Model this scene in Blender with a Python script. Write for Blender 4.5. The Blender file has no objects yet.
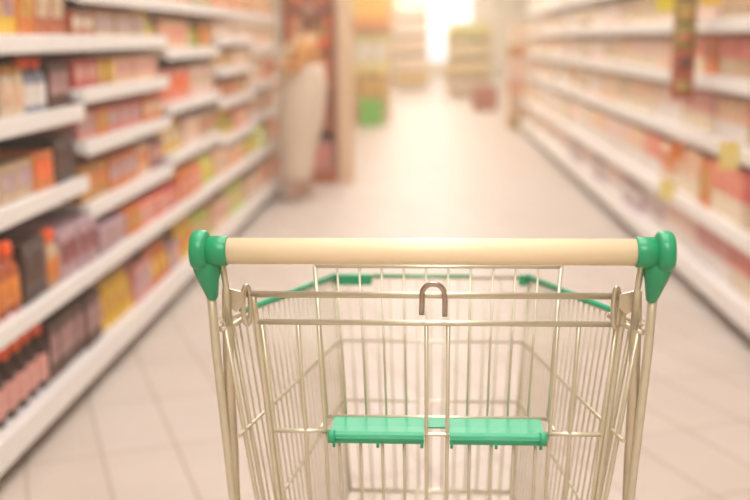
import bpy, bmesh, math, random
from math import sin, cos, pi, radians
from mathutils import Vector, Matrix

random.seed(7)
S = bpy.context.scene
COL = S.collection

# ------------------------------------------------------------------ camera
cam_data = bpy.data.cameras.new('camera')
cam_data.sensor_width = 36.0
cam_data.lens = 36.0 * 1042.0 / 750.0
cam = bpy.data.objects.new('camera', cam_data)
COL.objects.link(cam)
cam.location = (0, 0, 1.28)
cam.rotation_euler = (radians(90 - 11.5), radians(0.45), radians(2.585))
cam_data.dof.use_dof = True
cam_data.dof.focus_distance = 1.385
cam_data.dof.aperture_fstop = 2.35
cam_data.clip_end = 200
S.camera = cam

# ------------------------------------------------------------------ world, exposure
W = bpy.data.worlds.new('sky')
S.world = W
W.use_nodes = True
bg = W.node_tree.nodes['Background']
bg.inputs[0].default_value = (1.0, 0.93, 0.84, 1)
bg.inputs[1].default_value = 3.6
S.view_settings.view_transform = 'Standard'
S.view_settings.look = 'None'
S.view_settings.gamma = 1.0
S.view_settings.use_curve_mapping = False
S.view_settings.exposure = 0.0
LIGHT_COL = (1.0, 0.975, 0.95)
FAR_COL = (1.0, 0.83, 0.65)          # far lamps tinted to stand in for the warm flare
FLARE_HAZE_DENSITY = 0.033
FLARE_HAZE_COL = (1.0, 0.90, 0.74, 1)

# large soft ceiling lamps, unseen, added to light the aisle: (x, y, size_x, size_y); their housings are built with the ceiling
LAMP_W = {-1.5: 56, 2.0: 22, 5.5: 29, 9.0: 35, 12.5: 42, 16.0: 56, 20.0: 92, 25.0: 112, 30.0: 115}  # rear pair raised as front light, far pairs stronger for the flare
LAMPS = [(x, y) for y in LAMP_W for x in (-0.38, 0.48)]
CEIL = 3.7
for (lx, ly) in LAMPS:
    ld = bpy.data.lights.new('lamp_light', 'AREA')
    ld.shape = 'RECTANGLE'
    ld.size = 0.6
    ld.size_y = 2.4
    ld.energy = LAMP_W[ly]
    warm = min(1.0, max(0.0, (ly - 5.5) / 8.0))
    ld.color = [a + (b - a) * warm for a, b in zip(LIGHT_COL, FAR_COL)]
    lo = bpy.data.objects.new('lamp_light', ld)
    COL.objects.link(lo)
    lo.location = (lx, ly, CEIL - 0.13)

# ------------------------------------------------------------------ materials
def new_mat(name):
    m = bpy.data.materials.new(name)
    m.use_nodes = True
    nt = m.node_tree
    return m, nt, nt.nodes['Principled BSDF']

def plain(name, col, rough=0.5, metal=0.0, var=0.06, scale=30.0, coat=0.0):
    """principled colour with a faint procedural unevenness"""
    m, nt, p = new_mat(name)
    n = nt.nodes.new('ShaderNodeTexNoise')
    n.inputs['Scale'].default_value = scale
    tc = nt.nodes.new('ShaderNodeTexCoord')
    nt.links.new(tc.outputs['Object'], n.inputs['Vector'])
    mx = nt.nodes.new('ShaderNodeMixRGB')
    mx.inputs[1].default_value = (*[c * (1 - var) for c in col], 1)
    mx.inputs[2].default_value = (*[min(1, c * (1 + var)) for c in col], 1)
    nt.links.new(n.outputs['Fac'], mx.inputs[0])
    nt.links.new(mx.outputs[0], p.inputs['Base Color'])
    p.inputs['Roughness'].default_value = rough
    p.inputs['Metallic'].default_value = metal
    if coat:
        p.inputs['Coat Weight'].default_value = coat
    return m

def print_mat(name, a, b, rough=0.4, scale=9.0):
    """printed packaging: soft blocks of two inks"""
    m, nt, p = new_mat(name)
    tc = nt.nodes.new('ShaderNodeTexCoord')
    v = nt.nodes.new('ShaderNodeTexVoronoi')
    v.inputs['Scale'].default_value = scale
    nt.links.new(tc.outputs['Object'], v.inputs['Vector'])
    r = nt.nodes.new('ShaderNodeValToRGB')
    r.color_ramp.elements[0].position = 0.3
    r.color_ramp.elements[1].position = 0.7
    r.color_ramp.elements[0].color = (*a, 1)
    r.color_ramp.elements[1].color = (*b, 1)
    nt.links.new(v.outputs['Color'], r.inputs[0])
    nt.links.new(r.outputs[0], p.inputs['Base Color'])
    p.inputs['Roughness'].default_value = rough
    return m

def srgb(h):
    h = h.lstrip('#')
    out = []
    for i in (0, 2, 4):
        c = int(h[i:i + 2], 16) / 255
        out.append(c / 12.92 if c <= 0.04045 else ((c + 0.055) / 1.055) ** 2.4)
    return tuple(out)

M = {}
M['shelf'] = plain('shelf white enamel', srgb('f4ece6'), 0.35)
M['rail'] = plain('price rail white', srgb('fbf5ef'), 0.3)
M['back'] = plain('shelf back panel', srgb('a87a56'), 0.6)  # darkened: the shade of the shelf gaps is put into this colour
M['back_r'] = plain('pale shelf back panel', srgb('ead6b8'), 0.6)
M['wire'] = plain('zinc plated wire', (0.74, 0.68, 0.52), 0.36, 0.6, 0.08, 60)
M['wire_dull'] = plain('worn zinc tube', (0.66, 0.58, 0.44), 0.38, 0.7, 0.2, 18)
M['hook'] = plain('dark chrome hook', (0.55, 0.44, 0.38), 0.28, 0.9, 0.15, 40)
M['cream'] = plain('cream plastic tube', srgb('fbe4bd'), 0.38, 0, 0.02, 12)
M['green'] = plain('green plastic', srgb('25a06b'), 0.33, 0, 0.04, 25)
M['green_soft'] = plain('green plastic flap', srgb('35ad7c'), 0.42, 0, 0.04, 25)
M['rubber'] = plain('grey rubber', (0.08, 0.08, 0.08), 0.7)
M['wood'] = plain('brown wood', srgb('bc6424'), 0.5, 0, 0.2, 6)  # orange strengthened to carry the warm flare around the stand
M['tan'] = plain('tan board', srgb('d9a264'), 0.6)
M['peach'] = plain('peach painted pillar', srgb('f0cfa8'), 0.6)
M['wall'] = plain('warm white wall', srgb('f4debd'), 0.7)
M['ceiling'] = plain('ceiling white', srgb('f6efe6'), 0.8)
M['metal_frame'] = plain('pale window frame', srgb('e9dccb'), 0.4)

# floor: pale ceramic tiles laid at an angle to the aisle
def floor_mat():
    m, nt, p = new_mat('pale floor tiles')
    tc = nt.nodes.new('ShaderNodeTexCoord')
    mp = nt.nodes.new('ShaderNodeMapping')
    mp.inputs['Rotation'].default_value = (0, 0, radians(-112))
    mp.inputs['Location'].default_value = (0.02, -0.023, 0)
    nt.links.new(tc.outputs['Object'], mp.inputs['Vector'])
    b = nt.nodes.new('ShaderNodeTexBrick')
    b.offset = 0.0
    b.inputs['Scale'].default_value = 1.0
    b.inputs['Brick Width'].default_value = 0.46
    b.inputs['Row Height'].default_value = 0.23
    b.inputs['Mortar Size'].default_value = 0.005
    b.inputs['Mortar Smooth'].default_value = 0.3
    b.inputs['Color1'].default_value = (*srgb('e3d3c5'), 1)
    b.inputs['Color2'].default_value = (*srgb('dfcdbd'), 1)
    b.inputs['Mortar'].default_value = (*srgb('bfa895'), 1)
    nt.links.new(mp.outputs[0], b.inputs['Vector'])
    n = nt.nodes.new('ShaderNodeTexNoise')
    n.inputs['Scale'].default_value = 3.0
    n.inputs['Detail'].default_value = 5
    nt.links.new(tc.outputs['Object'], n.inputs['Vector'])
    mx = nt.nodes.new('ShaderNodeMixRGB')
    mx.blend_type = 'MULTIPLY'
    mx.inputs[0].default_value = 0.18
    nt.links.new(b.outputs['Color'], mx.inputs[1])
    nt.links.new(n.outputs['Fac'], mx.inputs[2])
    nt.links.new(mx.outputs[0], p.inputs['Base Color'])
    p.inputs['Roughness'].default_value = 0.46
    p.inputs['Specular IOR Level'].default_value = 0.35
    bp = nt.nodes.new('ShaderNodeBump')
    bp.inputs['Strength'].default_value = 0.15
    bp.inputs['Distance'].default_value = 0.002
    nt.links.new(b.outputs['Fac'], bp.inputs['Height'])
    bp.invert = True
    nt.links.new(bp.outputs[0], p.inputs['Normal'])
    return m
M['floor'] = floor_mat()

def glass_mat():
    m, nt, p = new_mat('clear glass')
    nt.nodes.remove(p)
    t = nt.nodes.new('ShaderNodeBsdfTransparent')
    t.inputs[0].default_value = (0.97, 0.97, 0.95, 1)
    g = nt.nodes.new('ShaderNodeBsdfGlossy')
    g.inputs['Roughness'].default_value = 0.02
    mx = nt.nodes.new('ShaderNodeMixShader')
    mx.inputs[0].default_value = 0.06
    nt.links.new(t.outputs[0], mx.inputs[1])
    nt.links.new(g.outputs[0], mx.inputs[2])
    nt.links.new(mx.outputs[0], nt.nodes['Material Output'].inputs[0])
    return m
M['glass'] = glass_mat()

def lamp_mat():
    m, nt, p = new_mat('lamp diffuser')
    p.inputs['Base Color'].default_value = (0.9, 0.88, 0.84, 1)
    p.inputs['Emission Color'].default_value = (*LIGHT_COL, 1)
    p.inputs['Emission Strength'].default_value = 3.0
    return m
M['lamp'] = lamp_mat()

# ------------------------------------------------------------------ mesh helpers
def link_mesh(name, bm, mats, parent=None, loc=(0, 0, 0), smooth=False):
    me = bpy.data.meshes.new(name)
    bmesh.ops.recalc_face_normals(bm, faces=bm.faces[:])
    bm.to_mesh(me)
    bm.free()
    for m in (mats if isinstance(mats, (list, tuple)) else [mats]):
        me.materials.append(m)
    if smooth:
        for f in me.polygons:
            f.use_smooth = True
    o = bpy.data.objects.new(name, me)
    COL.objects.link(o)
    o.location = loc
    if parent:
        o.parent = parent
    return o

def box(bm, x0, x1, y0, y1, z0, z1, bev=0.0, mi=0, seg=2):
    r = bmesh.ops.create_cube(bm, size=1.0)
    vs = r['verts']
    bmesh.ops.scale(bm, vec=(x1 - x0, y1 - y0, z1 - z0), verts=vs)
    bmesh.ops.translate(bm, vec=((x0 + x1) / 2, (y0 + y1) / 2, (z0 + z1) / 2), verts=vs)
    fs = set(f for v in vs for f in v.link_faces)
    for f in fs:
        f.material_index = mi
    if bev > 0:
        es = set(e for v in vs for e in v.link_edges)
        bmesh.ops.bevel(bm, geom=list(es), offset=bev, segments=seg, profile=0.5, affect='EDGES')

def sweep(bm, pts, radii, seg=8, cap=True, flat=None):
    """tube along a polyline; radii is a number or one per point; flat=(a,b) squashes the section"""
    pts = [Vector(p) for p in pts]
    n = len(pts)
    if isinstance(radii, (int, float)):
        radii = [radii] * n
    rings = []
    t0 = (pts[1] - pts[0]).normalized()
    up = Vector((0, 0, 1)) if abs(t0.z) < 0.9 else Vector((1, 0, 0))
    nrm = (up - t0 * up.dot(t0)).normalized()
    for i in range(n):
        if i == 0:
            t = t0
        elif i == n - 1:
            t = (pts[-1] - pts[-2]).normalized()
        else:
            t = ((pts[i + 1] - pts[i]).normalized() + (pts[i] - pts[i - 1]).normalized()).normalized()
        nrm = (nrm - t * nrm.dot(t)).normalized()
        bi = t.cross(nrm)
        a, b = flat if flat else (1, 1)
        ring = [bm.verts.new(pts[i] + nrm * (cos(2 * pi * k / seg) * radii[i] * a) + bi * (sin(2 * pi * k / seg) * radii[i] * b)) for k in range(seg)]
        rings.append(ring)
    for i in range(n - 1):
        for k in range(seg):
            f = bm.faces.new((rings[i][k], rings[i][(k + 1) % seg], rings[i + 1][(k + 1) % seg], rings[i + 1][k]))
            f.smooth = True
    if cap:
        bm.faces.new(rings[0][::-1])
        bm.faces.new(rings[-1])

def lathe(bm, prof, seg=16, sx=1.0, sy=1.0, c=(0, 0, 0), mi=0):
    rings = []
    for (r, z) in prof:
        rings.append([bm.verts.new((c[0] + r * cos(2 * pi * k / seg) * sx, c[1] + r * sin(2 * pi * k / seg) * sy, c[2] + z)) for k in range(seg)])
    for i in range(len(rings) - 1):
        for k in range(seg):
            f = bm.faces.new((rings[i][k], rings[i][(k + 1) % seg], rings[i + 1][(k + 1) % seg], rings[i + 1][k]))
            f.smooth = True
            f.material_index = mi
    if prof[0][0] > 1e-5:
        bm.faces.new(rings[0][::-1]).material_index = mi
    if prof[-1][0] > 1e-5:
        bm.faces.new(rings[-1]).material_index = mi

def empty(name, label, cat, loc=(0, 0, 0), rotz=0.0, group=None):
    o = bpy.data.objects.new(name, None)
    COL.objects.link(o)
    o.location = loc
    o.rotation_euler = (0, 0, rotz)
    tag(o, label, cat, group)
    return o

def tag(o, label, cat, group=None, kind=None):
    o['label'] = label
    o['category'] = cat
    if group:
        o['group'] = group
    if kind:
        o['kind'] = kind
    return o

def struct(o, label=None, cat=None):
    o['kind'] = 'structure'
    if label:
        o['label'] = label
        o['category'] = cat
    return o

# ------------------------------------------------------------------ the room
X0, X1, Y0, Y1 = -4.6, 4.6, -4.0, 33.0
bm = bmesh.new(); box(bm, X0, X1, Y0, Y1, -0.1, 0.0)
struct(link_mesh('floor', bm, M['floor']), 'pale beige ceramic tile floor of the aisle', 'floor')
bm = bmesh.new(); box(bm, X0, X1, Y0, Y1, CEIL, CEIL + 0.1)
struct(link_mesh('ceiling', bm, M['ceiling']), 'plain white shop ceiling above the aisle', 'ceiling')
bm = bmesh.new(); box(bm, X0 - 0.1, X0, Y0, Y1, -0.1, CEIL + 0.1)
struct(link_mesh('wall_left', bm, M['wall']), 'warm white side wall behind the left shelving', 'wall')
bm = bmesh.new(); box(bm, X1, X1 + 0.1, Y0, Y1, -0.1, CEIL + 0.1)
struct(link_mesh('wall_right', bm, M['wall']), 'warm white side wall behind the right shelving', 'wall')
bm = bmesh.new(); box(bm, X0 - 0.1, X1 + 0.1, Y0 - 0.1, Y0, -0.1, CEIL + 0.1)
struct(link_mesh('wall_near', bm, M['wall']), 'warm white wall closing the near end of the shop', 'wall')
WX0, WX1, WZ, WB = -0.75, 1.55, 3.3, 0.5
bm = bmesh.new()
box(bm, X0 - 0.1, WX0, Y1, Y1 + 0.2, -0.1, CEIL + 0.1)
box(bm, WX1, X1 + 0.1, Y1, Y1 + 0.2, -0.1, CEIL + 0.1)
box(bm, WX0, WX1, Y1, Y1 + 0.2, WZ, CEIL + 0.1)
box(bm, WX0, WX1, Y1, Y1 + 0.2, -0.1, WB)
struct(link_mesh('wall_far', bm, M['wall']), 'warm white wall around the bright far window', 'wall')
bm = bmesh.new()
box(bm, WX0, WX1, Y1 + 0.08, Y1 + 0.09, WB, WZ)
win = struct(link_mesh('window_1', bm, M['glass']), 'tall bright glass front at the far end of the aisle', 'window')
bm = bmesh.new()
for x in (WX0, (WX0 + WX1) / 2 - 0.03, WX1 - 0.06):
    box(bm, x, x + 0.06, Y1 + 0.05, Y1 + 0.12, WB, WZ, 0.005)
for z in (WB, 2.2, WZ - 0.06):
    box(bm, WX0, WX1, Y1 + 0.05, Y1 + 0.12, z, z + 0.06, 0.005)
struct(link_mesh('window_frame', bm, M['metal_frame'], win))

for i, (lx, ly) in enumerate(LAMPS):
    side = 'left' if lx < 0 else 'right'
    t = empty('added_ceiling_light', 'added long white ceiling light out of view, %s row, number %d from the near wall' % (side, i // 2 + 1), 'ceiling light', (lx, ly, CEIL - 0.11), 0, 'added ceiling lights over the aisle')
    bm = bmesh.new(); box(bm, -0.34, 0.34, -1.26, 1.26, 0.02, 0.11, 0.01)
    link_mesh('housing', bm, M['ceiling'], t)
    bm = bmesh.new(); box(bm, -0.3, 0.3, -1.2, 1.2, 0.008, 0.0195, 0.004)
    link_mesh('diffuser', bm, M['lamp'], t)

# warm haze added as a stand-in for the lens flare wash
bm = bmesh.new(); box(bm, X0 - 0.4, X1 + 0.4, Y0 - 0.4, Y1 + 0.5, -0.4, CEIL + 0.4)
hz_m = bpy.data.materials.new('warm haze')
hz_m.use_nodes = True
nt = hz_m.node_tree
nt.nodes.remove(nt.nodes['Principled BSDF'])
vs = nt.nodes.new('ShaderNodeVolumeScatter')
vs.inputs['Color'].default_value = FLARE_HAZE_COL
vs.inputs['Density'].default_value = FLARE_HAZE_DENSITY
vs.inputs['Anisotropy'].default_value = 0.2
nt.links.new(vs.outputs[0], nt.nodes['Material Output'].inputs['Volume'])
if FLARE_HAZE_DENSITY > 0:
    hz = link_mesh('flare_haze', bm, hz_m)
    tag(hz, 'added warm haze filling the air of the aisle', 'flare_haze', kind='stuff')

# ------------------------------------------------------------------ shelving
ORD = ['first', 'second', 'third', 'fourth', 'fifth', 'sixth', 'seventh', 'eighth', 'ninth', 'tenth', 'eleventh', 'twelfth']
LEVEL_WORD = ['bottom shelf', 'second shelf up', 'third shelf up', 'fourth shelf up', 'fifth shelf up', 'sixth shelf up', 'seventh shelf up', 'eighth shelf up']

XBASE_L, XUP_L, XBACK_L = -1.195, -1.255, -1.72
XBASE_R, XUP_R, XBACK_R = 1.325, 1.385, 1.85
BAYLEN = 1.33

def build_bay(side, y0, levels, label, top=2.0, low_deep=1, group=None, tan=False):
    """one bay of gondola shelving: local +y along the aisle; front towards the aisle"""
    s = 1 if side == 'L' else -1                     # +1: front faces +x
    xb, xu, xk = (XBASE_L, XUP_L, XBACK_L) if side == 'L' else (XBASE_R, XUP_R, XBACK_R)
    t = empty('shelf_bay', label, 'shelves', (xk, y0, 0), 0, group)
    def bx(bmm, d0, d1, ya, yb, za, zb, bev=0.0):
        a, b = d0 * s, d1 * s
        box(bmm, min(a, b), max(a, b), ya, yb, za, zb, bev)
    dB, dU = abs(xb - xk), abs(xu - xk)
    back = (M['tan'] if tan else M['back']) if side == 'L' else M['back_r']  # tan puts the warm flare into the farther left backs
    bm = bmesh.new(); bx(bm, 0.0, 0.025, 0.0, BAYLEN, 0.02, top)
    link_mesh('back_panel', bm, back, t)
    bm = bmesh.new(); bx(bm, 0.026, 0.07, 0.0, 0.03, 0.02, top, 0.004)
    link_mesh('upright', bm, M['shelf'], t)
    for yy in (0.012, BAYLEN - 0.05):
        bm = bmesh.new(); bx(bm, dB - 0.10, dB - 0.06, yy, yy + 0.036, 0.0, 0.1, 0.004)
        link_mesh('foot', bm, M['wire_dull'], t)
    for i, z in enumerate(levels):
        d = dB if i == 0 else (dB - 0.01 if (i == 1 and low_deep) else dU)
        bm = bmesh.new()
        bx(bm, 0.072, d - 0.012, 0.004, BAYLEN - 0.004, z - 0.022, z, 0.002)
        # folded lower lip and two brackets under the shelf
        bx(bm, d - 0.05, d - 0.012, 0.004, BAYLEN - 0.004, z - 0.04, z - 0.0225)
        sh = link_mesh('shelf', bm, M['shelf'], t)
        bm = bmesh.new()
        if i == 0:
            bx(bm, d - 0.011, d, 0.002, BAYLEN - 0.002, z - 0.085, z + 0.008, 0.004)
        else:
            bx(bm, d - 0.011, d, 0.002, BAYLEN - 0.002, z - (0.052 if side == 'L' else 0.060), z + 0.007, 0.004)
        link_mesh('price_rail', bm, M['rail'], sh)
    return t

# ------------------------------------------------------------------ packaged goods
PAL = {   # name: (main, second)
    'brown': ('4e2416', '70402a'), 'dark brown': ('3a1f18', '5a3426'), 'mauve': ('b07f80', 'cfa69a'), 'lavender': ('b8949c', 'd8bab8'),
    'pink': ('dc8f86', 'ecb8aa'), 'red': ('c9403a', 'e57c6d'), 'salmon': ('ee8468', 'f6b49a'), 'orange': ('dc741e', 'ef9d4c'),
    'ochre': ('c98a2e', 'e0b45e'), 'yellow': ('f0bd1c', 'f6d867'), 'cream': ('efd8b6', 'f8e9d0'), 'beige': ('cfae88', 'e6cfae'),
    'peach': ('efbd94', 'f6d8bb'), 'green': ('8fae3c', 'c4cf74'), 'lime': ('c9d24a', 'e3e38c'), 'white': ('f2e6dc', 'f8f1ea'),
    'blue grey': ('8e93a8', 'c2c2ce'), 'rust': ('b5532c', 'd98757'), 'crimson': ('842024', 'b8524a'), 'olive': ('a08c38', 'cbb96e'),
    'pale yellow': ('f3dc7c', 'f8ecb4'), 'vivid yellow': ('e8d616', 'f2e650'),
    'vivid orange': ('ff5a14', 'ff8a3c'), 'pale pink': ('f2cbb9', 'f8e0d2'), 'rose': ('e07468', 'eea898'),
}
_mc = {}
def colmat(c, rough=0.42):
    k = ('p', c)
    if k not in _mc:
        a, b = PAL[c]
        _mc[k] = print_mat('printed ' + c, srgb(a), tuple((x * 2 + y) / 3 for x, y in zip(srgb(a), srgb(b))), rough, 14.0)
    return _mc[k]
def labmat(c):
    k = ('l', c)
    if k not in _mc:
        a, b = PAL[c]
        _mc[k] = print_mat('label print ' + c, srgb(b), srgb(a), 0.45, 22.0)
    return _mc[k]

KIND_WORD = {'carton': ('carton', 'box'), 'pouch': ('pouch', 'bag'), 'bottle': ('bottle', 'bottle'), 'jar': ('jar', 'jar'), 'tub': ('tub', 'tub')}
_proto = {}
def proto_meshes(kind, c1, c2, w, d, h):
    """returns [(part name, mesh)], origin at the base centre, front towards -y"""
    key = (kind, c1, c2, round(w, 3), round(d, 3), round(h, 3))
    if key in _proto:
        return _proto[key]
    out = []
    def fin(name, bm, mat, smooth=False):
        me = bpy.data.meshes.new(name)
        bmesh.ops.recalc_face_normals(bm, faces=bm.faces[:])
        bm.to_mesh(me); bm.free()
        me.materials.append(mat)
        out.append((name, me))
    if kind == 'carton':
        bm = bmesh.new(); box(bm, -w / 2, w / 2, -d / 2, d / 2, 0, h, 0.004)
        fin('box_body', bm, colmat(c1))
        bm = bmesh.new()
        box(bm, -w * 0.38, w * 0.38, -d / 2 - 0.0018, -d / 2 - 0.0002, h * 0.30, h * 0.78, 0.0004, seg=1)
        fin('front_label', bm, labmat(c2))
        bm = bmesh.new()
        box(bm, -w * 0.46, w * 0.46, -d / 2 - 0.0014, -d / 2 - 0.0002, h * 0.05, h * 0.16, 0.0003, seg=1)
        fin('print_strip', bm, labmat(c1))
    elif kind == 'pouch':
        bm = bmesh.new()
        rows = 9
        rings = []
        for i in range(rows):
            v = i / (rows - 1)
            dd = d / 2 * max(0.06, (1 - v) ** 0.5) if v > 0.02 else d / 2 * 0.92
            ww = w / 2 * (1.0 - 0.06 * sin(v * pi))
            ring = []
            for k in range(14):
                a = 2 * pi * k / 14
                ca, sa = cos(a), sin(a)
                ring.append(bm.verts.new((ww * math.copysign(abs(ca) ** 0.55, ca), dd * math.copysign(abs(sa) ** 0.8, sa), h * v)))
            rings.append(ring)
        for i in range(rows - 1):
            for k in range(14):
                f = bm.faces.new((rings[i][k], rings[i][(k + 1) % 14], rings[i + 1][(k + 1) % 14], rings[i + 1][k])); f.smooth = True
        bm.faces.new(rings[0][::-1]); bm.faces.new(rings[-1])
        fin('bag_body', bm, colmat(c1))
        bm = bmesh.new()
        # printed front patch that hugs the bag's slope
        def yy(v): return -d / 2 * max(0.06, (1 - v) ** 0.5) - 0.002
        pr = []
        for i in range(5):
            v = 0.28 + 0.42 * i / 4
            pr.append([bm.verts.new((w * 0.32 * (k / 3 * 2 - 1), yy(v) * (1 - 0.12 * abs(k / 3 * 2 - 1) ** 2) - 0.001, h * v)) for k in range(4)])
        for i in range(4):
            for k in range(3):
                bm.faces.new((pr[i][k], pr[i][k + 1], pr[i + 1][k + 1], pr[i + 1][k])).smooth = True
        r = bmesh.ops.extrude_face_region(bm, geom=bm.faces[:])
        bmesh.ops.translate(bm, vec=(0, 0.0015, 0), verts=[e for e in r['geom'] if isinstance(e, bmesh.types.BMVert)])
        fin('front_label', bm, labmat(c2))
        bm = bmesh.new(); box(bm, -w * 0.47, w * 0.47, -0.004, 0.004, h - 0.004, h + 0.012, 0.001, seg=1)
        fin('top_seal', bm, labmat(c1))
    elif kind == 'bottle':
        r = w / 2
        bm = bmesh.new()
        lathe(bm, [(r * 0.9, 0), (r, 0.006), (r, h * 0.56), (r * 0.9, h * 0.66), (r * 0.5, h * 0.78), (r * 0.36, h * 0.84), (r * 0.36, h * 0.90)], 18)
        fin('bottle_body', bm, colmat(c1, 0.2))
        bm = bmesh.new()
        lathe(bm, [(r * 1.0, h * 0.12), (r * 1.015, h * 0.125), (r * 1.015, h * 0.52), (r * 1.0, h * 0.525)], 18)
        fin('bottle_label', bm, labmat(c2))
        bm = bmesh.new()
        lathe(bm, [(r * 0.60, h * 0.80), (r * 0.66, h * 0.81), (r * 0.60, h * 0.985), (r * 0.5, h)], 18)
        fin('cap', bm, colmat('vivid orange' if c2 != 'cream' else 'dark brown'))
    elif kind == 'jar':
        r = w / 2
        bm = bmesh.new()
        lathe(bm, [(r * 0.9, 0), (r, 0.008), (r, h * 0.74), (r * 0.85, h * 0.82), (r * 0.85, h * 0.86)], 18)
        fin('jar_body', bm, colmat(c1, 0.2))
        bm = bmesh.new()
        lathe(bm, [(r, h * 0.16), (r * 1.02, h * 0.165), (r * 1.02, h * 0.62), (r, h * 0.625)], 18)
        fin('jar_label', bm, labmat(c2))
        bm = bmesh.new()
        lathe(bm, [(r * 0.9, h * 0.84), (r * 0.93, h * 0.85), (r * 0.93, h * 0.98), (r * 0.88, h)], 18)
        fin('lid', bm, colmat('brown' if c1 not in ('cream', 'white') else 'ochre'))
    elif kind == 'tub':
        # two-tone pack: pale lower half, coloured sleeve over the upper half
        bm = bmesh.new(); box(bm, -w / 2, w / 2, -d / 2, d / 2, 0, h, 0.008)
        fin('tub_body', bm, colmat(c2))
        bm = bmesh.new(); box(bm, -w / 2 - 0.0015, w / 2 + 0.0015, -d / 2 - 0.0015, d / 2 + 0.0015, h * 0.45, h + 0.0015, 0.006)
        fin('sleeve', bm, colmat(c1))
        bm = bmesh.new(); box(bm, -w * 0.3, w * 0.3, -d / 2 - 0.0035, -d / 2 - 0.0016, h * 0.52, h * 0.78, 0.0004, seg=1)
        fin('front_label', bm, labmat(c1))
    _proto[key] = out
    return out

def put(kind, c1, c2, w, d, h, loc, rotz, label, group, parts=True):
    meshes = proto_meshes(kind, c1, c2, w, d, h)
    word, cat = KIND_WORD[kind]
    t = bpy.data.objects.new(word, None)
    COL.objects.link(t)
    t.location = loc
    t.rotation_euler = (0, 0, rotz)
    tag(t, label, cat, group)
    for (nm, me) in meshes if parts else meshes[:2]:
        o = bpy.data.objects.new(nm, me)
        COL.objects.link(o)
        o.parent = t
    return t

def fill_shelf(side, bayword, y0, z, gap, runs, level, deep, parts=True):
    """runs: (fraction of bay, kind, c1, c2, unit width, height share)"""
    xb = {'L': (XBASE_L, XUP_L), 'R': (XBASE_R, XUP_R)}[side][0 if deep else 1]
    s = 1 if side == 'L' else -1
    rot = pi / 2 * s
    inset = 0.04 if side == 'L' else 0.06
    y = y0 + 0.035
    span = BAYLEN - 0.045
    sideword = 'left' if side == 'L' else 'right'
    for (fr, kind, c1, c2, uw, hs) in runs:
        L = span * fr
        n = max(1, int(round(L / uw)))
        w = L / n - 0.006
        h = gap * min(0.9, hs + (0.10 if side == 'R' else 0.0))
        d = 0.30 if kind in ('carton', 'tub') else (0.10 if kind == 'pouch' else w)
        if kind in ('bottle', 'jar'):
            w = min(w, 0.095); d = w
        word = KIND_WORD[kind][0]
        desc = '%s %s' % (c1, word) if c1 == c2 else '%s and %s %s' % (c1, c2, word)
        group = '%ss on the %s of the %s %s bay' % (desc, LEVEL_WORD[level], bayword, sideword)
        for i in range(n):
            yy = y + (i + 0.5) * L / n
            dx = random.uniform(0, 0.012)
            xx = xb - s * (inset + dx + d / 2)
            hh = h
            lab = '%s %s from the far end, %s, %s %s bay' % (ORD[min(n - 1 - i, 11)], desc, LEVEL_WORD[level], bayword, sideword)
            put(kind, c1, c2, w, d, hh, (xx, yy, z + 0.001), rot + random.uniform(-0.02, 0.02) * (1 if kind in ('bottle', 'jar', 'pouch') else 0), lab, group, parts)
        y += L

LV_A = [0.155, 0.463, 0.777, 1.043, 1.293]
LV_B = [0.155, 0.463, 0.663, 0.903, 1.10, 1.293, 1.47]
LV_C = [0.155, 0.463, 0.708, 0.963, 1.233, 1.47]
left_levels = [LV_A, LV_B, LV_C, LV_B, LV_C]
LEFT_Y = [2.52 + BAYLEN * i for i in range(5)]
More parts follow.
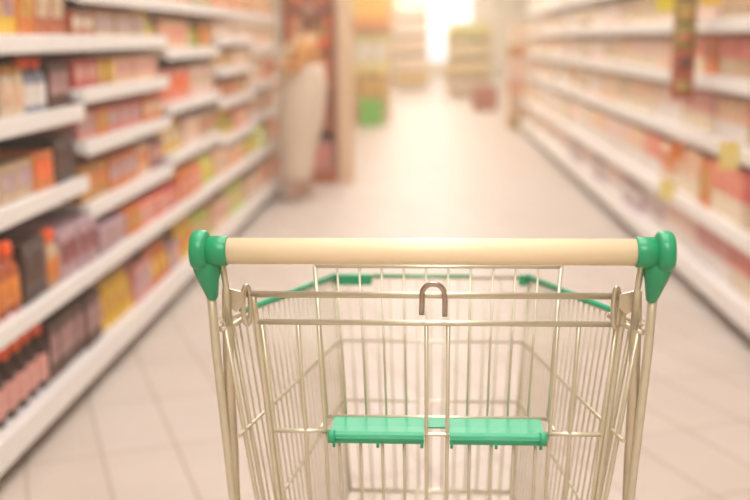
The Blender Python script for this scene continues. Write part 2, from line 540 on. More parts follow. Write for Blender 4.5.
# runs per level: near end first
L_RUNS = {
    0: [
        [(0.57, 'bottle', 'dark brown', 'pink', 0.088, 0.88), (0.43, 'carton', 'brown', 'mauve', 0.095, 0.76)],
        [(0.43, 'bottle', 'rust', 'orange', 0.09, 0.82), (0.17, 'carton', 'dark brown', 'brown', 0.10, 0.74), (0.10, 'bottle', 'beige', 'orange', 0.07, 0.72), (0.30, 'carton', 'lavender', 'crimson', 0.10, 0.62)],
        [(0.67, 'carton', 'beige', 'lavender', 0.15, 0.56), (0.15, 'carton', 'orange', 'vivid orange', 0.19, 0.60), (0.18, 'carton', 'dark brown', 'brown', 0.11, 0.74)],
        [(0.50, 'jar', 'crimson', 'brown', 0.09, 0.85), (0.18, 'jar', 'cream', 'peach', 0.11, 0.80), (0.14, 'bottle', 'blue grey', 'white', 0.08, 0.9), (0.18, 'carton', 'brown', 'mauve', 0.11, 0.8)],
        [(0.64, 'carton', 'yellow', 'mauve', 0.14, 0.8), (0.12, 'carton', 'orange', 'ochre', 0.15, 0.8), (0.24, 'carton', 'rust', 'beige', 0.15, 0.85)],
    ],
    1: [
        [(0.34, 'pouch', 'yellow', 'ochre', 0.11, 0.62), (0.22, 'carton', 'pink', 'lavender', 0.13, 0.6), (0.30, 'pouch', 'orange', 'yellow', 0.12, 0.62), (0.14, 'carton', 'lavender', 'pink', 0.15, 0.5)],
        [(0.30, 'carton', 'lavender', 'mauve', 0.14, 0.68), (0.16, 'carton', 'orange', 'ochre', 0.12, 0.72), (0.34, 'carton', 'salmon', 'pink', 0.14, 0.66), (0.20, 'carton', 'red', 'salmon', 0.14, 0.7)],
        [(0.28, 'carton', 'ochre', 'orange', 0.15, 0.72), (0.34, 'carton', 'orange', 'lavender', 0.16, 0.72), (0.18, 'carton', 'peach', 'orange', 0.12, 0.74), (0.20, 'carton', 'crimson', 'pink', 0.12, 0.74)],
        [(0.18, 'carton', 'pink', 'mauve', 0.11, 0.72), (0.13, 'carton', 'orange', 'ochre', 0.1, 0.76), (0.42, 'carton', 'rose', 'lavender', 0.16, 0.72), (0.27, 'carton', 'orange', 'peach', 0.14, 0.75)],
        [(0.24, 'carton', 'red', 'pink', 0.13, 0.74), (0.16, 'carton', 'ochre', 'yellow', 0.1, 0.78), (0.60, 'carton', 'peach', 'pink', 0.16, 0.76)],
        [(0.22, 'carton', 'rust', 'cream', 0.14, 0.76), (0.58, 'carton', 'beige', 'lavender', 0.16, 0.76), (0.20, 'pouch', 'yellow', 'lime', 0.14, 0.8)],
        [(0.5, 'carton', 'orange', 'yellow', 0.16, 0.7), (0.5, 'carton', 'ochre', 'cream', 0.16, 0.7)],
    ],
    2: [
        [(0.30, 'pouch', 'yellow', 'orange', 0.14, 0.68), (0.35, 'pouch', 'lime', 'pink', 0.15, 0.6), (0.35, 'carton', 'peach', 'pink', 0.15, 0.6)],
        [(0.45, 'carton', 'orange', 'salmon', 0.15, 0.75), (0.30, 'pouch', 'lime', 'yellow', 0.14, 0.72), (0.25, 'carton', 'peach', 'beige', 0.15, 0.72)],
        [(0.35, 'pouch', 'yellow', 'cream', 0.14, 0.72), (0.30, 'carton', 'pale pink', 'peach', 0.16, 0.7), (0.35, 'carton', 'beige', 'rust', 0.16, 0.7)],
        [(0.50, 'carton', 'salmon', 'vivid orange', 0.16, 0.74), (0.50, 'carton', 'pale pink', 'beige', 0.16, 0.76)],
        [(0.50, 'carton', 'peach', 'salmon', 0.16, 0.76), (0.20, 'pouch', 'green', 'lime', 0.12, 0.7), (0.30, 'carton', 'ochre', 'orange', 0.15, 0.7)],
        [(0.55, 'carton', 'orange', 'ochre', 0.16, 0.65), (0.45, 'carton', 'olive', 'yellow', 0.16, 0.6)],
    ],
    3: [
        [(0.5, 'pouch', 'lime', 'peach', 0.16, 0.65), (0.5, 'carton', 'beige', 'peach', 0.27, 0.65)],
        [(0.5, 'carton', 'peach', 'orange', 0.27, 0.7), (0.5, 'pouch', 'olive', 'yellow', 0.16, 0.75)],
        [(0.5, 'pouch', 'yellow', 'green', 0.16, 0.75), (0.5, 'carton', 'salmon', 'peach', 0.27, 0.72)],
        [(0.6, 'carton', 'rust', 'orange', 0.27, 0.72), (0.4, 'carton', 'ochre', 'beige', 0.27, 0.72)],
        [(0.5, 'carton', 'beige', 'ochre', 0.27, 0.75), (0.5, 'carton', 'peach', 'cream', 0.27, 0.75)],
        [(1.0, 'carton', 'cream', 'pale pink', 0.27, 0.75)],
        [(1.0, 'carton', 'orange', 'peach', 0.27, 0.6)],
    ],
    4: [
        [(1.0, 'carton', 'peach', 'salmon', 0.31, 0.65)],
        [(0.5, 'pouch', 'lime', 'cream', 0.18, 0.7), (0.5, 'carton', 'salmon', 'peach', 0.27, 0.7)],
        [(1.0, 'carton', 'beige', 'peach', 0.31, 0.7)],
        [(0.6, 'carton', 'peach', 'cream', 0.31, 0.7), (0.4, 'carton', 'orange', 'rust', 0.27, 0.7)],
        [(1.0, 'carton', 'cream', 'peach', 0.31, 0.7)],
        [(1.0, 'carton', 'ochre', 'peach', 0.31, 0.6)],
    ],
}
bay_desc_L = ['nearest left shelf bay, holding dark bottles, brown cartons and jars',
              'second left shelf bay, seven white shelves of pink and orange cartons',
              'third left shelf bay, with lime and yellow pouches between peach cartons',
              'fourth left shelf bay, just before the shopper',
              'farthest left shelf bay, beside the shopper']
BAYWORD_L = ['nearest', 'second', 'third', 'fourth', 'fifth']
for b, y0 in enumerate(LEFT_Y):
    lv = left_levels[b]
    build_bay('L', y0, lv, bay_desc_L[b], 1.95, group='left shelf bays', tan=b >= 2)
    for i, z in enumerate(lv):
        nxt = lv[i + 1] - 0.05 if i + 1 < len(lv) else z + 0.26
        fill_shelf('L', BAYWORD_L[b], y0, z, nxt - z, L_RUNS[b][i], i, i <= 1, parts=True)

RIGHT_Y0 = 5.27 - 2 * BAYLEN
LV_R = [0.165, 0.453, 0.788, 1.083, 1.353, 1.62]
R_NEAR = [
    [(0.55, 'tub', 'rose', 'cream', 0.13, 0.74), (0.45, 'tub', 'pink', 'white', 0.13, 0.7)],
    [(0.45, 'tub', 'red', 'beige', 0.14, 0.74), (0.40, 'tub', 'salmon', 'cream', 0.14, 0.72), (0.15, 'carton', 'orange', 'ochre', 0.14, 0.7)],
    [(0.60, 'tub', 'salmon', 'beige', 0.15, 0.76), (0.40, 'tub', 'peach', 'white', 0.14, 0.7)],
    [(0.45, 'tub', 'red', 'cream', 0.15, 0.78), (0.55, 'tub', 'rose', 'beige', 0.14, 0.76)],
    [(0.55, 'carton', 'cream', 'peach', 0.16, 0.8), (0.45, 'carton', 'beige', 'peach', 0.14, 0.8)],
    [(1.0, 'carton', 'peach', 'cream', 0.18, 0.7)],
]
R_SECOND = [
    [(0.5, 'tub', 'pale pink', 'white', 0.15, 0.7), (0.5, 'carton', 'white', 'lavender', 0.15, 0.66)],
    [(0.35, 'tub', 'peach', 'cream', 0.15, 0.72), (0.3, 'carton', 'cream', 'orange', 0.13, 0.7), (0.35, 'tub', 'salmon', 'white', 0.15, 0.7)],
    [(0.5, 'tub', 'pink', 'cream', 0.16, 0.74), (0.5, 'tub', 'pale pink', 'white', 0.16, 0.72)],
    [(0.20, 'carton', 'orange', 'rust', 0.13, 0.8), (0.40, 'tub', 'salmon', 'cream', 0.16, 0.74), (0.40, 'carton', 'peach', 'pale pink', 0.16, 0.74)],
    [(0.6, 'carton', 'pale pink', 'cream', 0.16, 0.78), (0.4, 'carton', 'cream', 'peach', 0.16, 0.74)],
    [(1.0, 'carton', 'cream', 'beige', 0.2, 0.7)],
]
BAYWORD_R = ['nearest', 'second', 'third', 'fourth', 'fifth', 'sixth', 'seventh', 'eighth', 'ninth', 'tenth']
bay_desc_R = ['nearest right shelf bay, cut by the picture edge, red and cream tubs',
              'second right shelf bay, just before the hanging dark strip, red tubs',
              'third right shelf bay, just behind the hanging dark strip, pale pink tubs'] + \
             ['%s right shelf bay counted from the camera, pale peach goods' % w for w in BAYWORD_R[3:]]
FAR_COLS = [('pale pink', 'white'), ('peach', 'white'), ('cream', 'white'), ('beige', 'cream'), ('peach', 'cream'), ('white', 'cream'), ('cream', 'beige'), ('pale pink', 'cream')]  # pale pastels: part of the flare wash put into the far goods' colours
for b in range(9):
    y0 = RIGHT_Y0 + BAYLEN * b
    build_bay('R', y0, LV_R, bay_desc_R[b], 1.95, group='right shelf bays')
    for i, z in enumerate(LV_R):
        nxt = LV_R[i + 1] - 0.05 if i + 1 < len(LV_R) else z + 0.28
        if b < 2:
            runs = R_NEAR[i]
        elif b == 2:
            runs = R_SECOND[i]
        else:
            uw = 0.26 if b < 5 else 0.4
            cs = random.sample(FAR_COLS, 2)
            fr = random.choice((0.4, 0.5, 0.6))
            runs = [(fr, random.choice(('tub', 'tub', 'carton')), cs[0][0], cs[0][1], uw, 0.72), (1 - fr, random.choice(('tub', 'tub', 'carton')), cs[1][0], cs[1][1], uw, 0.7)]
            if i == 0 and b < 6:
                runs = [(0.5, 'carton', 'lavender', 'white', uw, 0.6), (0.5, 'tub', 'pale pink', 'white', uw, 0.66)]
        fill_shelf('R', BAYWORD_R[b], y0, z, nxt - z, runs, i, i <= 1, parts=(b < 5))

# end boards closing the gondolas
def end_board(name, x0, x1, y0, y1, z1, mat, label):
    bm = bmesh.new(); box(bm, x0, x1, y0, y1, 0.0, z1, 0.006)
    return tag(link_mesh(name, bm, mat), label, 'panel')

# hanging strip of small packets on the right shelving
strip = empty('clip_strip', 'dark brown hanging strip in front of the right shelves', 'display strip', (1.285, 5.27, 0.0))
bm = bmesh.new(); box(bm, -0.055, 0.055, 0.024, 0.028, 0.97, 1.95, 0.001)
link_mesh('backing_strip', bm, M['wood'], strip)
bm = bmesh.new(); sweep(bm, [(0.10, 0.03, 1.95), (0.03, 0.03, 1.955), (0.0, 0.026, 1.945)], 0.004, 6)
link_mesh('strip_hook', bm, M['wire_dull'], strip)
for k in range(8):
    z = 0.985 + k * 0.118
    c1, c2 = [('rust', 'olive'), ('rust', 'brown'), ('olive', 'rust'), ('olive', 'ochre'), ('rust', 'ochre'), ('olive', 'yellow'), ('rust', 'orange'), ('olive', 'lime')][k]
    put('pouch', c1, c2, 0.105, 0.045, 0.100, (1.285, 5.27, z), 0.0,
        '%s and %s packet on the hanging strip, %s from its bottom' % (c1, c2, ORD[k]), 'packets on the hanging strip')

# price cards that stick out from the rails
def price_card(x, y, z, w, h, col, label, side):
    s = 1 if side == 'L' else -1
    t = empty('price_card', label, 'price card', (x, y, z), 0, 'price cards on the rails')
    m = colmat(col)
    bm = bmesh.new(); box(bm, -w, 0.0, -0.0012, 0.0012, -h, 0, 0.0004, seg=1)
    link_mesh('card', bm, m, t)
    bm = bmesh.new(); box(bm, -w * 0.35, 0.0, -0.004, 0.004, -0.004, 0.010, 0.001, seg=1)
    link_mesh('clip', bm, M['rail'], t)
    return t
price_card(XUP_R - 0.001, 5.90, 1.565, 0.115, 0.155, 'vivid yellow', 'vivid yellow card hanging high on the shelves, just behind the dark strip', 'R')
price_card(XUP_R - 0.001, 5.02, 1.565, 0.10, 0.15, 'yellow', 'yellow card hanging high on the shelves, in front of the dark strip', 'R')
price_card(XUP_R - 0.001, 4.62, 0.825, 0.09, 0.125, 'pale yellow', 'pale yellow card on the rail above the red tubs', 'R')
price_card(XUP_R - 0.001, 5.58, 0.732, 0.08, 0.10, 'orange', 'orange card hanging below the foot of the dark strip', 'R')
price_card(XBASE_R - 0.001, 5.50, 0.54, 0.08, 0.11, 'pale yellow', 'pale yellow card on the second lowest right rail', 'R')

# ------------------------------------------------------------------ shopping cart
CX, CY = 0.0085, 1.28
cart = empty('shopping_cart', 'wire shopping cart with cream handle and green plastic corners, facing down the aisle', 'shopping cart', (CX, CY, 0), radians(-0.6))
cart.scale = (1.0, 1.0, 0.996)

# handle
bm = bmesh.new(); sweep(bm, [(-0.262, 0, 1.0215), (0.262, 0, 1.0215)], 0.0168, 24)
link_mesh('handle_bar', bm, M['cream'], cart)
for s in (-1, 1):
    bm = bmesh.new()
    # sleeve round the bar
    sweep(bm, [(s * 0.2550, 0, 1.0215), (s * 0.2562, 0, 1.0215), (s * 0.284, 0, 1.0215)], [0.0182, 0.0192, 0.0192], 24)
    # rounded end cap
    sweep(bm, [(s * x, 0, 1.0225) for x in (0.2795, 0.2805, 0.2830, 0.2900, 0.2950, 0.2985, 0.3005, 0.3015, 0.3018)],
          [0.019, 0.0225, 0.0252, 0.0262, 0.0258, 0.0242, 0.0215, 0.0170, 0.011], 32)
    # arm running down to the frame tube
    sweep(bm, [(s * 0.2870, -0.002, 1.021), (s * 0.2862, 0.0, 1.010), (s * 0.2845, 0.003, 1.000), (s * 0.2830, 0.008, 0.985), (s * 0.2818, 0.014, 0.969), (s * 0.2812, 0.019, 0.957), (s * 0.2812, 0.020, 0.955)],
          [0.0150, 0.0155, 0.0166, 0.0142, 0.0104, 0.0074, 0.0062], 20)
    # web between sleeve and arm
    v = [bm.verts.new(p) for p in [(s * 0.262, 0.004, 1.008), (s * 0.275, 0.012, 0.968), (s * 0.284, 0.006, 1.0), (s * 0.262, 0.010, 1.008), (s * 0.275, 0.018, 0.968), (s * 0.284, 0.014, 1.0)]]
    for q in ((0, 1, 2), (5, 4, 3), (0, 3, 4, 1), (1, 4, 5, 2), (2, 5, 3, 0)):
        bm.faces.new([v[i] for i in q])
    link_mesh('handle_bracket', bm, M['green'], cart)['label'] = 'glossy green corner bracket'

def upr(s):
    bm = bmesh.new()
    # outer slim tube pair from the bracket to the chassis
    sweep(bm, [(s * 0.2825, 0.018, 0.962), (s * 0.285, 0.045, 0.88), (s * 0.287, 0.128, 0.628), (s * 0.280, 0.19, 0.44), (s * 0.264, 0.235, 0.24), (s * 0.255, 0.24, 0.17)], 0.0062, 12)
    sweep(bm, [(s * 0.264, 0.006, 1.006), (s * 0.265, 0.030, 0.965), (s * 0.268, 0.048, 0.910)], 0.0042, 10)
    link_mesh('upright', bm, M['wire'], cart)
    bm = bmesh.new()
    # inner darker tube of the frame
    sweep(bm, [(s * 0.269, 0.045, 0.962), (s * 0.2695, 0.052, 0.92), (s * 0.2755, 0.078, 0.81), (s * 0.2795, 0.108, 0.71), (s * 0.283, 0.132, 0.63), (s * 0.281, 0.170, 0.50)], [0.005, 0.0072, 0.0078, 0.0075, 0.0060, 0.004], 12)
    link_mesh('frame_tube', bm, M['wire_dull'], cart)
    bm = bmesh.new()
    # gusset plate and the loop clip the gate swings on
    v = []
    for dy in (0.048, 0.052):
        v.append([bm.verts.new((s * x, dy, z)) for (x, z) in ((0.272, 0.962), (0.246, 0.955), (0.246, 0.938), (0.256, 0.928), (0.274, 0.942))])
    bm.faces.new(v[0]); bm.faces.new(v[1][::-1])
    for k in range(5):
        bm.faces.new((v[0][k], v[1][k], v[1][(k + 1) % 5], v[0][(k + 1) % 5]))
    pts = []
    for k in range(25):
        a = 2 * pi * k / 24
        pts.append((s * 0.2435 + 0.0044 * cos(a), 0.0555 + 0.004 * cos(a), 0.936 + 0.0265 * sin(a)))
    sweep(bm, pts, 0.0036, 8, cap=False)
    link_mesh('gate_clip', bm, M['wire_dull'], cart)
for s in (-1, 1):
    upr(s)

def lerp(a, b, t):
    return tuple(x + (y - x) * t for x, y in zip(a, b))

# basket corner points: rim (rear, front) and base (rear, front), right side; mirrored with s
RIM_R, RIM_F = (0.274, 0.04, 0.918), (0.192, 0.735, 0.818)
BAS_R, BAS_F = (0.228, 0.19, 0.34), (0.160, 0.655, 0.40)
def mir(p, s):
    return (p[0] * s, p[1], p[2])
def side_pt(s, u, v):
    """u along from rear to front, v from rim down to base"""
    return mir(lerp(lerp(RIM_R, RIM_F, u), lerp(BAS_R, BAS_F, u), v), s)

for s in (-1, 1):
    bm = bmesh.new()
    # rim wire with a hooked rear end
    sweep(bm, [mir((0.276, 0.036, 0.922), s), mir(RIM_R, s), mir(RIM_F, s)], 0.0036, 8)
    sweep(bm, [mir((0.278, 0.045, 0.905), s), mir((0.262, 0.062, 0.908), s), mir((0.240, 0.085, 0.918), s)], 0.0042, 8)
    for v in (0.30, 0.58, 1.0):
        sweep(bm, [side_pt(s, -0.03, v), side_pt(s, 1.0, v)], 0.0032, 8)
    n = 23
    for k in range(n):
        u = (k + 0.25) / n
        r = 0.0036 if k in (0, 1) else 0.0016
        sweep(bm, [side_pt(s, u, -0.004), side_pt(s, u, 1.0)], r, 6)
    link_mesh('basket_side', bm, M['wire'], cart)
    # green plastic edge strip over the front part of the rim
    bm = bmesh.new()
    a, b = Vector(lerp(RIM_R, RIM_F, 0.12)), Vector(RIM_F)
    sweep(bm, [mir(tuple(a + Vector((0, 0, 0.002))), s), mir(tuple(a.lerp(b, 0.5) + Vector((0, 0, 0.002))), s), mir(tuple(b + Vector((0, 0, 0.001))), s)], [0.0046, 0.0055, 0.0066], 10, flat=(1.1, 0.8))
    link_mesh('rim_strip', bm, M['green_soft'], cart)['label'] = 'green plastic strip along the top rim'
    bm = bmesh.new()
    # moulded corner piece
    x = RIM_F[0] * s
    box(bm, min(x - s * 0.004, x - s * 0.075 * (1 if s < 0 else 0.25)), max(x - s * 0.004, x - s * 0.075 * (1 if s < 0 else 0.25)), RIM_F[1] - 0.006, RIM_F[1] + 0.006, RIM_F[2] - 0.016, RIM_F[2] + 0.006, 0.002)
    link_mesh('corner_piece', bm, M['green'], cart)['label'] = 'green plastic front corner'

# front panel
bm = bmesh.new()
def front_pt(x, v):
    p = lerp(RIM_F, BAS_F, v)
    return (p[0] * x, p[1], p[2])
for v in (0.0, 0.30, 0.58, 1.0):
    sweep(bm, [front_pt(-1, v), front_pt(1, v)], 0.0036 if v in (0.0, 1.0) else 0.0026, 8)
for k in range(15):
    x = -1 + 2 * k / 14
    sweep(bm, [front_pt(x, 0), front_pt(x, 1)], 0.0036 if k in (0, 14) else 0.0019, 6)
link_mesh('basket_front', bm, M['wire'], cart)
bm = bmesh.new()
sweep(bm, [front_pt(-0.6, -0.004), front_pt(0.42, -0.004)], 0.004, 8)
link_mesh('front_strip', bm, M['green'], cart)['label'] = 'thin green strip along the front rim'

# basket floor
bm = bmesh.new()
for k in range(13):
    x = -1 + 2 * k / 12
    sweep(bm, [(BAS_R[0] * x, BAS_R[1], BAS_R[2]), (BAS_F[0] * x, BAS_F[1], BAS_F[2])], 0.0022, 6)
for k in range(7):
    p = lerp(BAS_R, BAS_F, k / 6)
    sweep(bm, [(-p[0], p[1], p[2] - 0.003), (p[0], p[1], p[2] - 0.003)], 0.0028, 6)
link_mesh('basket_floor', bm, M['wire'], cart)

# swinging rear gate with the leg openings
GO = 0.0105
bm = bmesh.new()
def gy(z):
    return 0.06 + (0.95 - z) * 0.24
def gp(x, z):
    return (x + GO, gy(z), z)
sweep(bm, [gp(-0.272, 0.95), gp(0.256, 0.95)], 0.0046, 10)
sweep(bm, [gp(-0.246, 0.909), gp(0.244, 0.909)], 0.0040, 10)
for s in (-1, 1):
    sweep(bm, [gp(s * 0.246, 0.952), gp(s * 0.244, 0.909), gp(s * 0.232, 0.628), gp(s * 0.222, 0.36)], 0.0042, 8)
    sweep(bm, [gp(s * 0.237, 0.909), gp(s * 0.225, 0.628), gp(s * 0.215, 0.36)], 0.0033, 8)
    for x in (0.188, 0.160):
        sweep(bm, [gp(s * x, 0.909), gp(s * (x - 0.002), 0.737), gp(s * (x - 0.004), 0.36)], 0.0028 if x < 0.17 else 0.0031, 8)
    sweep(bm, [gp(s * 0.0146, 0.909), gp(s * 0.0146, 0.36)], 0.0028, 8)
    sweep(bm, [gp(s * 0.233, 0.737), gp(s * 0.148, 0.737)], 0.0034, 8)
sweep(bm, [gp(-0.148, 0.734), gp(0.148, 0.734)], 0.003, 8)
for k in range(10):
    x = -0.139 + k * 0.0309
    if abs(x) > 0.017:
        sweep(bm, [gp(x, 0.736), gp(x, 0.36)], 0.0022, 6)
for z in (0.585, 0.36):
    w = 0.232 - (0.628 - z) * 0.05
    sweep(bm, [gp(-w, z), gp(w, z)], 0.0032, 8)
link_mesh('rear_gate', bm, M['wire'], cart)

# folding child seat: back grille and plastic flap
bm = bmesh.new()
def sb(x, t):
    return (GO + x * (0.1845 + (0.161 - 0.1845) * t), 0.25 - 0.09 * t, 0.947 - 0.206 * t)
for t, r in ((0.0, 0.0030), (1.0, 0.0030)):
    sweep(bm, [sb(-1, t), sb(1, t)], r, 8)
for k in range(12):
    x = -1 + 2 * k / 11
    sweep(bm, [sb(x, 0), sb(x, 1)], 0.0030 if k in (0, 11) else 0.0017, 6)
# side arms joining the seat back to the gate
for s in (-1, 1):
    sweep(bm, [sb(s, 1.0), (s * 0.165 + GO, 0.115, 0.739)], 0.003, 8)
link_mesh('seat_back', bm, M['wire'], cart)

bm = bmesh.new()
zf = 0.7355
ny, fy = gy(0.737) - 0.004, gy(0.737) + 0.052
prof = [(ny - 0.006, zf - 0.010), (ny - 0.0085, zf - 0.004), (ny - 0.006, zf + 0.001), (ny, zf + 0.0035), (ny + 0.02, zf + 0.0035), (ny + 0.045, zf + 0.006), (fy, zf + 0.006)]
def sheet(x0, x1, pr, th=0.003):
    top = [[bm.verts.new((x, y, z)) for (y, z) in pr] for x in (x0, x1)]
    bot = [[bm.verts.new((x, y + 0.002, z - th)) for (y, z) in pr] for x in (x0, x1)]
    n = len(pr)
    for i in range(n - 1):
        bm.faces.new((top[0][i], top[1][i], top[1][i + 1], top[0][i + 1]))
        bm.faces.new((bot[0][i + 1], bot[1][i + 1], bot[1][i], bot[0][i]))
        for k in (0, 1):
            bm.faces.new((top[k][i], top[k][i + 1], bot[k][i + 1], bot[k][i]))
    bm.faces.new((top[0][0], bot[0][0], bot[1][0], top[1][0]))
    bm.faces.new((top[0][-1], top[1][-1], bot[1][-1], bot[0][-1]))
sheet(-0.1495 + GO, -0.018 + GO, prof)
sheet(0.018 + GO, 0.1495 + GO, prof)
sheet(-0.018 + GO, 0.018 + GO, prof[4:])
# hinge knuckles and pins at the near lip
for s in (-1, 1):
    for (a, b) in ((0.0185, 0.146),):
        sweep(bm, [(s * a + GO, ny - 0.002, zf - 0.0045), (s * b + GO, ny - 0.002, zf - 0.0045)], 0.0062, 12)
    sweep(bm, [(s * 0.143 + GO, ny - 0.002, zf - 0.004), (s * 0.153 + GO, ny - 0.002, zf - 0.004)], 0.0095, 12)
    for x in (0.021, 0.083, 0.145):
        sweep(bm, [(s * x + GO, ny - 0.004, zf - 0.008), (s * x + GO, ny - 0.004, zf - 0.0185)], 0.0022, 8)
link_mesh('seat_flap', bm, M['green_soft'], cart)['label'] = 'green plastic child seat flap'

# lifting hook on the gate rod
bm = bmesh.new()
pts = [(-0.0103, 0.050, 0.926), (-0.0098, 0.050, 0.948)]
for k in range(13):
    a = pi - pi * k / 12
    pts.append((0.0047 + 0.0145 * cos(a), 0.051, 0.954 + 0.0135 * sin(a)))
pts += [(0.0202, 0.050, 0.948), (0.0202, 0.050, 0.924)]
sweep(bm, pts, 0.0036, 10)
link_mesh('lift_hook', bm, M['hook'], cart)['label'] = 'dark chrome hook bent over the gate rod'

# chassis and castors
bm = bmesh.new()
pth = [(-0.255, 0.24, 0.172), (-0.250, 0.30, 0.165), (-0.175, 0.74, 0.150), (0.175, 0.74, 0.150), (0.250, 0.30, 0.165), (0.255, 0.24, 0.172)]
sweep(bm, pth, 0.011, 12)
sweep(bm, [(-0.255, 0.25, 0.17), (0.255, 0.25, 0.17)], 0.010, 12)
for s in (-1, 1):
    sweep(bm, [(s * 0.205, 0.56, 0.155), (s * 0.172, 0.60, 0.32), (s * 0.150, 0.62, 0.392)], 0.008, 10)
    sweep(bm, [(s * 0.262, 0.235, 0.24), (s * 0.226, 0.20, 0.338)], 0.008, 10)
link_mesh('chassis', bm, M['wire'], cart)
for (x, y) in ((-0.255, 0.25), (0.255, 0.25), (-0.178, 0.72), (0.178, 0.72)):
    bm = bmesh.new()
    box(bm, x - 0.022, x - 0.018, y - 0.02, y + 0.03, 0.055, 0.135, 0.001)
    box(bm, x + 0.018, x + 0.022, y - 0.02, y + 0.03, 0.055, 0.135, 0.001)
    box(bm, x - 0.022, x + 0.022, y - 0.02, y + 0.02, 0.135, 0.155, 0.002)
    fk = link_mesh('castor_fork', bm, M['wire_dull'], cart)
    bm = bmesh.new()
    sweep(bm, [(x - 0.0165, y + 0.022, 0.0625), (x - 0.012, y + 0.022, 0.0625), (x + 0.012, y + 0.022, 0.0625), (x + 0.0165, y + 0.022, 0.0625)], [0.054, 0.0625, 0.0625, 0.054], 28)
    link_mesh('wheel', bm, M['rubber'], fk)

# ------------------------------------------------------------------ the shopper
def skin_mesh(name, chains, mat, parent, sub=2):
    """chains share joints by name: {'name': (pos, (rx, ry))}, edges"""
    joints, edges, root = chains
    names = list(joints)
    me = bpy.data.meshes.new(name)
    me.from_pydata([joints[n][0] for n in names], [(names.index(a), names.index(b)) for a, b in edges], [])
    o = bpy.data.objects.new(name, me)
    COL.objects.link(o)
    md = o.modifiers.new('skin', 'SKIN')
    sv = me.skin_vertices[0].data
    for i, n in enumerate(names):
        r = joints[n][1]
        sv[i].radius = r if isinstance(r, tuple) else (r, r)
        sv[i].use_root = (n == root)
    md.use_smooth_shade = True
    ss = o.modifiers.new('subdivision', 'SUBSURF')
    ss.levels = sub
    ss.render_levels = sub
    dg = bpy.context.evaluated_depsgraph_get()
    ev = o.evaluated_get(dg)
    m2 = bpy.data.meshes.new_from_object(ev)
    m2.name = name
    o.modifiers.clear()
    o.data = m2
    m2.materials.clear()
    m2.materials.append(mat)
    for f in m2.polygons:
        f.use_smooth = True
    o.parent = parent
    return o

M['skin'] = plain('skin', srgb('e0a57f'), 0.5)
M['hair'] = plain('brown hair', srgb('8a4a20'), 0.45, 0, 0.25, 40)
M['tan_cloth'] = plain('tan knit', srgb('e09c50'), 0.8)
M['cream_cloth'] = plain("cream cloth", srgb("ecd6bd"), 0.85)
M['scarf'] = plain('pale yellow scarf', srgb('f2dba6'), 0.85)
M['shoe'] = plain('beige shoe', srgb('c9a98c'), 0.6)
M['eye'] = plain('eye', (0.03, 0.02, 0.02), 0.2)
M['lips'] = plain('lips', srgb('c0685c'), 0.5)

# figure faces local +x; turned towards the left shelves
per = empty('person', 'person in tan top and long cream skirt, reaching towards the left shelves', 'person', (-0.925, 8.35, 0), pi)
J = {
    'pelvis': ((0, 0, 0.80), (0.12, 0.145)), 'waist': ((0.0, 0, 0.94), (0.10, 0.125)), 'chest': ((0.0, 0, 1.12), (0.115, 0.155)), 'neckb': ((-0.005, 0, 1.25), (0.055, 0.06)),
    'neck': ((0.012, 0, 1.315), (0.045, 0.045)), 'skull': ((0.03, 0, 1.40), (0.082, 0.072)), 'crown': ((0.022, 0, 1.47), (0.072, 0.062)), 'chin': ((0.075, 0, 1.36), (0.034, 0.034)),
    'nose': ((0.112, 0, 1.41), (0.012, 0.011)),
}
E_ = [('pelvis', 'waist'), ('waist', 'chest'), ('chest', 'neckb'), ('neckb', 'neck'), ('neck', 'skull'), ('skull', 'crown'), ('skull', 'chin'), ('skull', 'nose')]
for s, nm in ((1, 'l'), (-1, 'r')):
    reach = s == 1
    J['sh' + nm] = ((0.0, s * 0.165, 1.215), 0.052)
    if reach:
        el, wr = (0.05, s * 0.215, 1.04), (0.175, s * 0.17, 1.075)
    else:
        el, wr = (0.06, s * 0.21, 0.99), (0.20, s * 0.15, 0.93)
    J['el' + nm] = (el, 0.038)
    J['wr' + nm] = (wr, 0.026)
    d = (Vector(wr) - Vector(el)).normalized()
    w = Vector(wr)
    side = Vector((0, 1, 0))
    J['palm' + nm] = (tuple(w + d * 0.06), (0.020, 0.034))
    E_ += [('neckb', 'sh' + nm), ('sh' + nm, 'el' + nm), ('el' + nm, 'wr' + nm), ('wr' + nm, 'palm' + nm)]
    for k, (off, ln) in enumerate(((-0.027, 0.062), (-0.009, 0.075), (0.009, 0.070), (0.027, 0.055))):
        a = w + d * 0.085 + side * off
        b = a + d * ln * 0.55 + Vector((0, 0, -0.006))
        c = b + d * ln * 0.45 + Vector((0, 0, -0.022))
        for q, (nn, pp) in enumerate((('a', a), ('b', b), ('c', c))):
            J['f%d%s%s' % (k, nn, nm)] = (tuple(pp), 0.0085 - 0.0008 * q)
        E_ += [('palm' + nm, 'f%da%s' % (k, nm)), ('f%da%s' % (k, nm), 'f%db%s' % (k, nm)), ('f%db%s' % (k, nm), 'f%dc%s' % (k, nm))]
    ta = w + d * 0.035 - side * 0.030 * s
    tb = ta + d * 0.035 - side * 0.018 * s + Vector((0, 0, -0.008))
    J['ta' + nm] = (tuple(ta), 0.011); J['tb' + nm] = (tuple(tb), 0.009)
    E_ += [('wr' + nm, 'ta' + nm), ('ta' + nm, 'tb' + nm)]
    J['hip' + nm] = ((0.0, s * 0.085, 0.75), (0.085, 0.08))
    J['kn' + nm] = ((0.075 if s > 0 else 0.045, s * 0.085, 0.43), 0.052)
    J['an' + nm] = ((0.075 if s > 0 else 0.01, s * 0.085, 0.08), 0.034)
    J['toe' + nm] = ((0.195 if s > 0 else 0.13, s * 0.09, 0.032), (0.028, 0.036))
    E_ += [('pelvis', 'hip' + nm), ('hip' + nm, 'kn' + nm), ('kn' + nm, 'an' + nm), ('an' + nm, 'toe' + nm)]
body = skin_mesh('body', (J, E_, 'pelvis'), M['skin'], per)

